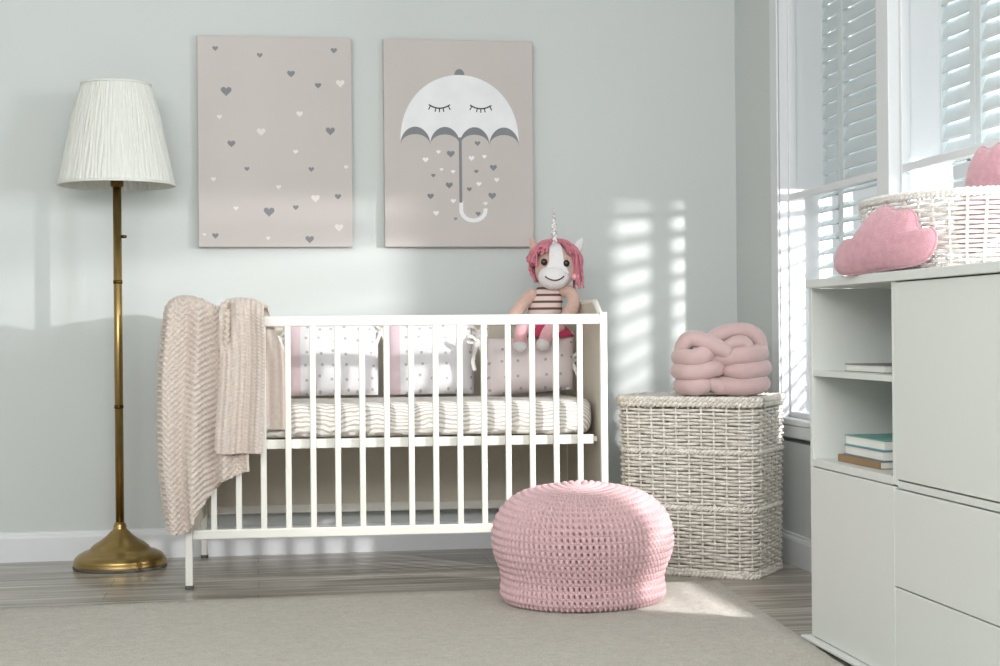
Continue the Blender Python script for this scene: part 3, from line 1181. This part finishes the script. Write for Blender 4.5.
# soften the profile
for _ in range(6):
    Rr[1:-1] = (Rr[:-2] + 2 * Rr[1:-1] + Rr[2:]) / 4
    Zz[1:-1] = (Zz[:-2] + 2 * Zz[1:-1] + Zz[2:]) / 4
NU = NST * SU
tr, tz = np.gradient(Rr), np.gradient(Zz)
ln = np.hypot(tr, tz) + 1e-9
nr_, nz_ = tz / ln, -tr / ln
Pp = np.zeros((len(ss), NU, 3))
ang = 2 * pi * np.arange(NU) / NU
for i, s in enumerate(ss):
    rowf = (s - 0.2) / (seg_l[-1] - 0.2) * NR
    row, fv = int(max(0, math.floor(rowf))), rowf - math.floor(rowf)
    live = 1.0 if s > 0.21 else 0.0
    st = np.arange(NU) / SU + 0.10 * row + 0.16 * fv
    fu = st - np.floor(st)
    du = np.minimum(fu, 1 - fu)
    fade = float(smooth01((Rr[i] - 0.05) / 0.14))
    hgt = 0.0058 * (sin(pi * fv) ** 0.6) * live
    hole = -0.036 * np.exp(-(du / 0.14) ** 4) * np.exp(-((fv - 0.55) / 0.25) ** 4) * live * fade
    vee = 0.002 * np.cos(2 * pi * fu * 2) * fade * live
    d = hgt + hole + vee
    # slouchy outline: low-frequency bulges
    bul = 1 + 0.018 * np.sin(2 * ang + 0.7 + Zz[i] * 9) + 0.012 * np.sin(3 * ang + 1.0)
    r = Rr[i] * bul + nr_[i] * d
    lean_x = 0.0 * smooth01(Zz[i] / 0.3) * 0.35
    Pp[i, :, 0] = r * np.cos(ang) + lean_x
    Pp[i, :, 1] = r * np.sin(ang)
    Pp[i, :, 2] = np.maximum(0.0, Zz[i] + nz_[i] * d + 0.006 * np.sin(2 * ang + 2.0) * smooth01((Zz[i] - 0.2) / 0.1))
pf = MB().grid(Pp, cv=True, flip=True)
pf = pf.build('pouf', M['pouf'], None, PC)
props(pf, 'round pink crocheted pouf on the rug in front of the crib', 'pouf')

# ------------------------------------------------------------------ wicker


def perim(hx, hy, r, n):
    """rounded rectangle sampled evenly: points and outward normals"""
    segs = [('l', (hx, -hy + r), (hx, hy - r)), ('a', (hx - r, hy - r), 0), ('l', (hx - r, hy), (-hx + r, hy)), ('a', (-hx + r, hy - r), 1),
            ('l', (-hx, hy - r), (-hx, -hy + r)), ('a', (-hx + r, -hy + r), 2), ('l', (-hx + r, -hy), (hx - r, -hy)), ('a', (hx - r, -hy + r), 3)]
    pts = []
    for s in segs:
        if s[0] == 'l':
            a, b_ = np.array(s[1]), np.array(s[2])
            k = max(2, int(np.linalg.norm(b_ - a) / 0.002))
            pts += [a + (b_ - a) * q / k for q in range(k)]
        else:
            k = max(2, int(r * pi / 2 / 0.002))
            pts += [np.array(s[1]) + r * np.array([cos(s[2] * pi / 2 + pi / 2 * q / k), sin(s[2] * pi / 2 + pi / 2 * q / k)]) for q in range(k)]
    pts = np.array(pts)
    c = np.vstack([pts, pts[:1]])
    L_ = np.r_[0, np.cumsum(np.linalg.norm(np.diff(c, axis=0), axis=1))]
    t = np.arange(n) / n * L_[-1]
    xy = np.stack([np.interp(t, L_, c[:, 0]), np.interp(t, L_, c[:, 1])], 1)
    tg = np.roll(xy, -1, 0) - np.roll(xy, 1, 0)
    nn = np.stack([tg[:, 1], -tg[:, 0]], 1)
    nn /= np.linalg.norm(nn, axis=1, keepdims=True)
    return xy, nn


def weave_row(m, xy, nn, z, stakes, phase, amp, rv, rh, zj=None, sides=6):
    n = len(xy)
    t = np.arange(n) / n * stakes
    off = amp * np.cos(pi * t + phase * pi)
    c = xy + nn * off[:, None]
    zz = z + (zj if zj is not None else np.zeros(n))
    P = np.zeros((n, sides, 3))
    for k in range(sides):
        a = 2 * pi * k / sides
        P[:, k, 0] = c[:, 0] + nn[:, 0] * rh * cos(a)
        P[:, k, 1] = c[:, 1] + nn[:, 1] * rh * cos(a)
        P[:, k, 2] = zz + rv * sin(a)
    m.grid(P, cu=True, cv=True)


def rope(m, xy, nn, z, rad, turns, strands=2, sides=6):
    n = len(xy)
    for s in range(strands):
        a = 2 * pi * turns * np.arange(n) / n + 2 * pi * s / strands
        c = xy + nn * (rad * np.cos(a))[:, None]
        pts = [(c[i, 0], c[i, 1], z + rad * sin(a[i])) for i in range(n)]
        m.tube(pts, rad * 1.02, sides, closed=True)


P0 = Vector((1.553, 4.80, 0))
HU, HV = Vector((-0.82, 0.572, 0)), Vector((0.572, 0.82, 0))
HW, HD, HH = 0.472, 0.34, 0.552
hc_ = P0 + HU * (HW / 2) + HV * (HD / 2)
RZ = math.atan2(-0.572, 0.82)
ham = thing('laundry_hamper', 'whitewashed wicker laundry hamper with lid between the crib and window', 'hamper', hc_, RZ)
NSTK = 36


def ham_dim(z):
    t = z / HH
    return HW / 2 * (0.965 + 0.035 * t), HD / 2 * (0.955 + 0.045 * t), 0.055


body = MB()
nrow = 0
z = 0.022
rj = np.random.RandomState(3)
while z < HH - 0.012:
    hx_, hy_, rr_ = ham_dim(z)
    xy, nn = perim(hx_, hy_, rr_, NSTK * 6)
    band = abs(z - 0.405) < 0.008 or abs(z - 0.215) < 0.008
    if band:
        rope(body, xy, nn, z + 0.004, 0.0058, 48)
        z += 0.019
        nrow += 1
        continue
    ph = rj.rand(4) * 6.28
    tt = np.arange(len(xy)) / len(xy) * 2 * pi
    zj = 0.0011 * np.sin(5 * tt + ph[0]) + 0.0009 * np.sin(11 * tt + ph[1])
    weave_row(body, xy, nn, z, NSTK, nrow % 2, 0.0058, 0.0050, 0.0040, zj)
    z += 0.0108
    nrow += 1
body.build('woven_body', M['wicker'], ham)
stk = MB()
for k in range(NSTK):
    pts = []
    for zz in np.linspace(0.005, HH, 12):
        hx_, hy_, rr_ = ham_dim(zz)
        xy, nn = perim(hx_, hy_, rr_, NSTK * 2)
        p = xy[(2 * k) % len(xy)]
        pts.append((p[0], p[1], zz))
    stk.tube(pts, 0.0040, 6)
stk.build('upright_stakes', M['wicker'], ham)
bs = MB()
for zz, g in ((0.007, 0.001), (0.017, -0.001)):
    hx_, hy_, rr_ = ham_dim(0)
    xy, nn = perim(hx_ + g, hy_ + g, rr_, NSTK * 6)
    rope(bs, xy, nn, zz, 0.0060, 50)
bs.build('base_rim', M['wicker'], ham)
MB().box((-HW / 2 + 0.02, -HD / 2 + 0.02, 0.010), (HW / 2 - 0.02, HD / 2 - 0.02, 0.018)).build('bottom_board', M['wicker'], ham)
lid = MB()
hx_, hy_, rr_ = ham_dim(HH)
for zz, g, rad in ((HH + 0.003, 0.004, 0.0064), (HH + 0.017, 0.006, 0.0064)):
    xy, nn = perim(hx_ + g, hy_ + g, rr_ + g, NSTK * 6)
    rope(lid, xy, nn, zz, rad, 46)
# woven lid top: strands across, going over and under the ribs
for k in range(-25, 26):
    y = k / 25 * (hy_ - 0.004)
    hxk = hx_ if abs(y) < hy_ - rr_ else hx_ - rr_ + sqrt(max(0, rr_ ** 2 - (abs(y) - hy_ + rr_) ** 2))
    pts = [(x, y, HH + 0.017 + 0.0035 * sin(pi * x / 0.034 + k * pi)) for x in np.linspace(-hxk, hxk, 60)]
    lid.tube(pts, 0.0044, 6)
for x in np.arange(-hx_ + 0.02, hx_ - 0.01, 0.034):
    lid.tube([(x + 0.017, -hy_ + 0.004, HH + 0.017), (x + 0.017, hy_ - 0.004, HH + 0.017)], 0.004, 6)
lid.build('lid', M['wicker'], ham)

# ------------------------------------------------------------------ knot cushion
KC = Vector((1.515, 5.045, HH + 0.027))
knot = MB()
RT = 0.0335


def kt(pts, closed=False, r=RT):
    knot.tube(spline(pts, 10, closed), r, 14, closed=closed)


# bundle of the right-hand lobe: three bands one above another
for i, z in enumerate((0.031, 0.083, 0.132)):
    dx = (0.0, 0.004, -0.004)[i]
    lx = (-0.022, 0.008, -0.030)[i]
    kt([(lx, 0.0, z + 0.004), (lx + 0.022, -0.058, z + (0.0, 0.002, -0.006)[i]), (0.060, -0.080, z - 0.003), (0.118 + dx, -0.052, z + 0.004), (0.130 + dx, 0.010, z + 0.006),
        (0.095, 0.062, z + 0.004), (0.03, 0.07, z + 0.004)], True, 0.0300)
# nested arches over the top of that lobe
kt([(-0.055, -0.030, 0.120), (-0.045, -0.034, 0.166), (-0.008, -0.030, 0.196), (0.040, -0.026, 0.209), (0.088, -0.026, 0.206), (0.122, -0.018, 0.178), (0.128, 0.0, 0.13)], False, 0.0275)
kt([(-0.010, -0.066, 0.128), (0.008, -0.068, 0.154), (0.036, -0.068, 0.172), (0.066, -0.066, 0.172), (0.084, -0.062, 0.148), (0.082, -0.052, 0.12)], False, 0.0215)
kt([(-0.05, 0.035, 0.125), (-0.02, 0.04, 0.180), (0.04, 0.044, 0.205), (0.095, 0.04, 0.190), (0.122, 0.045, 0.13)], False, 0.03)
# bundle of the other lobe
for i, z in enumerate((0.031, 0.080, 0.126)):
    dx = (0.0, -0.006, -0.004)[i]
    ex = (-0.050, -0.018, -0.042)[i]
    kt([(ex + 0.006, 0.0, z + 0.008), (ex - 0.014, -0.070, z + (0.004, 0.008, 0.012)[i]), (-0.092 + dx, -0.092, z - 0.002), (-0.128 + dx, -0.050, z), (-0.130 + dx, 0.012, z),
        (-0.100, 0.055, z), (-0.055, 0.055, z)], True, 0.0285)
# strands crossing on top of it
kt([(-0.132, -0.012, 0.132), (-0.128, -0.040, 0.164), (-0.100, -0.056, 0.184), (-0.060, -0.074, 0.176), (-0.022, -0.088, 0.158), (0.010, -0.078, 0.140)], False, 0.026)
kt([(-0.128, 0.030, 0.132), (-0.108, 0.016, 0.180), (-0.070, 0.000, 0.184), (-0.030, 0.0, 0.17)], False, 0.028)
kt([(-0.070, -0.02, 0.05), (-0.040, -0.066, 0.040), (-0.016, -0.074, 0.026), (0.01, -0.05, 0.03)], False, 0.024)
kn = knot.build('knot_cushion', M['velvet'], None, KC, radians(-9))
props(kn, 'blush pink knotted tube cushion on the lid of the wicker hamper', 'cushion')

# ------------------------------------------------------------------ white cabinet
XD = 1.378
DY0, DY1 = 2.20, 3.822
cab = thing('cabinet', 'white modern cabinet with doors, drawers and open shelves under the window', 'cabinet', (XD, 3.0, 0))


def cb(m, x0, x1, y0, y1, z0, z1, bev=0.0015):
    m.box((x0 - XD, y0 - 3.0, z0), (x1 - XD, y1 - 3.0, z1), bev)
    return m


cs = MB()
cb(cs, XD + 0.001, 1.785, 3.804, DY1, 0.02, 0.894)            # end panel at the window corner
cb(cs, XD + 0.001, 1.785, 3.287, 3.300, 0.449, 0.894)
cb(cs, XD + 0.022, 1.785, 3.282, 3.298, 0.02, 0.449)
cb(cs, XD + 0.001, 1.785, 3.272, 3.286, 0.449, 0.894)
cb(cs, XD + 0.001, 1.785, DY0, DY0 + 0.018, 0.02, 0.894)
cb(cs, 1.772, 1.785, DY0 + 0.018, 3.804, 0.02, 0.894, 0)
cb(cs, XD + 0.001, 1.772, 3.300, 3.804, 0.448, 0.467)
cb(cs, XD + 0.001, 1.772, DY0 + 0.018, 3.272, 0.4435, 0.4595)
cs.build('carcass', M['dresser'], cab)
cb(MB(), XD + 0.004, 1.772, 3.300, 3.804, 0.674, 0.688).build('shelf', M['dresser'], cab)
cb(MB(), 1.370, 1.789, DY0 - 0.01, DY1 + 0.001, 0.895, 0.916, 0.002).build('top_board', M['dresser'], cab)
cb(MB(), 1.356, 1.789, DY0 - 0.01, DY1 + 0.016, 0.0125, 0.0198, 0.0015).build('base_board', M['dresser'], cab)
for fx in (1.47, 1.72):
    for fy in (DY0 + 0.1, 3.2, DY1 - 0.08):
        MB().lathe([(0, 0), (0.016, 0), (0.016, 0.0128), (0, 0.0128)], 20, center=(fx - XD, fy - 3.0, 0)).build('foot', M['dark_cap'], cab)
cb(MB(), XD - 0.001, XD + 0.017, 3.2890, 3.801, 0.022, 0.4455).build('door', M['dresser'], cab)
cb(MB(), XD - 0.001, XD + 0.017, DY0 + 0.004, 3.271, 0.463, 0.892).build('door', M['dresser'], cab)
cb(MB(), XD - 0.001, XD + 0.017, DY0 + 0.004, 3.2878, 0.2285, 0.4405).build('drawer', M['dresser'], cab)
cb(MB(), XD - 0.001, XD + 0.017, DY0 + 0.004, 3.2878, 0.022, 0.2255).build('drawer', M['dresser'], cab)


def book(label, x0, x1, y0, y1, z0, z1, cover, rz=0.0, grp=None, spine='back'):
    t_ = 0.0022
    c = ((x0 + x1) / 2, (y0 + y1) / 2, z0)
    o = thing('book', label, 'book', c, rz, grp)
    a, b_, h = (x1 - x0) / 2, (y1 - y0) / 2, z1 - z0
    m = MB()
    m.box((-a, -b_, 0), (a, b_, t_), 0.0006)
    m.box((-a, -b_, h - t_), (a, b_, h), 0.0006)
    if spine == 'front':
        m.box((-a, -b_, t_), (-a + t_, b_, h - t_), 0)
    else:
        m.box((a - t_, -b_, t_), (a, b_, h - t_), 0)
    m.build('book_cover', cover, o)
    MB().box((-a + (t_ if spine == 'front' else 0.003), -b_ + 0.003, t_), (a - (0.003 if spine == 'front' else t_), b_ - 0.003, h - t_)).build('page_block', M['paper'], o)
    return o


GB = 'books lying in the open shelves'
book('thin grey book lying alone on the upper open shelf', 1.425, 1.60, 3.455, 3.70, 0.688, 0.707, M['book_grey'], 0.0, GB)
book('brown book at the bottom of the pile on the lower shelf', 1.412, 1.60, 3.460, 3.712, 0.467, 0.4855, M['book_brown'], 0.02, GB, 'front')
book('pale blue book in the middle of the pile on the lower shelf', 1.420, 1.60, 3.452, 3.700, 0.4858, 0.5095, M['book_blue'], -0.01, GB)
book('teal book on top of the pile on the lower shelf', 1.422, 1.59, 3.455, 3.695, 0.5098, 0.5335, M['book_teal'], 0.01, GB)

# ------------------------------------------------------------------ basket on the cabinet
BC = Vector((1.603, 3.497, 0.916))
bask = thing('storage_basket', 'white oval wicker basket on top of the cabinet', 'basket', BC)
NSB = 36


def oval(a, b_, n):
    t = np.linspace(0, 2 * pi, 720)
    p = np.stack([a * np.cos(t), b_ * np.sin(t)], 1)
    L_ = np.r_[0, np.cumsum(np.linalg.norm(np.diff(p, axis=0), axis=1))]
    q = np.arange(n) / n * L_[-1]
    xy = np.stack([np.interp(q, L_, p[:, 0]), np.interp(q, L_, p[:, 1])], 1)
    nn = np.stack([xy[:, 0] / a ** 2, xy[:, 1] / b_ ** 2], 1)
    nn /= np.linalg.norm(nn, axis=1, keepdims=True)
    return xy, nn


def bdim(z):
    t = z / 0.17
    return 0.146 + 0.030 * t, 0.262 + 0.034 * t


wv = MB()
for k in range(15):
    z = 0.014 + k * 0.0102
    a, b_ = bdim(z)
    xy, nn = oval(a, b_, NSB * 6)
    weave_row(wv, xy, nn, z, NSB, k % 2, 0.0056, 0.0042, 0.0038)
wv.build('woven_body', M['wicker_white'], bask)
st = MB()
for k in range(NSB):
    pts = []
    for z in np.linspace(0.004, 0.168, 6):
        a, b_ = bdim(z)
        xy, nn = oval(a, b_, NSB * 2)
        pts.append((xy[2 * k][0], xy[2 * k][1], z))
    st.tube(pts, 0.0038, 6)
st.build('upright_stakes', M['wicker_white'], bask)
rim = MB()
for z, g in ((0.168, 0.001), (0.175, 0.0)):
    a, b_ = bdim(z)
    xy, nn = oval(a + g, b_ + g, NSB * 6)
    rope(rim, xy, nn, z, 0.0042, 60)
rim.build('basket_rim', M['wicker_white'], bask)
bb = MB()
a, b_ = bdim(0)
xy, nn = oval(a, b_, NSB * 6)
rope(bb, xy, nn, 0.007, 0.0062, 36)
bb.lathe([(0, 0.004), (0.13, 0.004), (0.13, 0.009), (0, 0.009)], 40)
bb.build('basket_base', M['wicker_white'], bask)


# ------------------------------------------------------------------ cloud cushions
CLOUD = [(165, 500), (170, 440), (205, 388), (258, 380), (284, 345), (308, 285), (350, 250), (395, 240), (432, 262), (484, 262), (520, 295),
         (530, 338), (548, 360), (594, 362), (619, 400), (612, 455), (586, 500), (545, 522), (470, 534), (370, 541), (290, 551), (220, 553), (185, 536)]


def cloud(label, loc, rot, width, height, th=0.036):
    pts = [((x - 392) / 455.0 * width, 0, (397 - z) / 315.0 * height) for x, z in CLOUD]
    ol = np.array([[p.x, p.z] for p in spline(pts, 8, True)])
    n = len(ol)
    ang_ = np.arctan2(ol[:, 1] / height, ol[:, 0] / width)
    ell = np.stack([np.cos(ang_) * width * 0.40, np.sin(ang_) * height * 0.36 - 0.01], 1)
    m = MB()
    rings = np.array([0.001, 0.15, 0.3, 0.45, 0.6, 0.72, 0.82, 0.89, 0.94, 0.975, 0.993, 1.0])
    for s in (-1, 1):
        P = np.zeros((len(rings), n, 3))
        for i, q in enumerate(rings):
            k = q ** 2.2
            p = (ol * k + ell * (1 - k)) * q
            P[i, :, 0], P[i, :, 2] = p[:, 0], p[:, 1]
            P[i, :, 1] = s * th * (1 - q ** 2.8) ** 0.55
        m.grid(P, cv=True, flip=(s > 0))
    o = fix_normals(m.build('cloud_cushion', M['plush'], None, loc))
    o.rotation_euler = rot
    MB().tube([(p[0] * 1.003, 0, p[1] * 1.003) for p in ol], 0.0026, 6, closed=True).build('piping', M['plush'], o)
    return props(o, label, 'cushion', 'pink cloud cushions on the cabinet')


YAWC = math.atan2(-0.94, 0.35)
cloud('dusty pink cloud shaped cushion leaning on the basket at the cabinet edge',
      (1.404, 3.392, 0.916 + 0.0765), (radians(-7), 0, YAWC), 0.322, 0.152)
cloud('pink cloud cushion sticking up out of the wicker basket',
      (1.640, 3.345, 1.098), (radians(-4), radians(-20), YAWC), 0.260, 0.220)
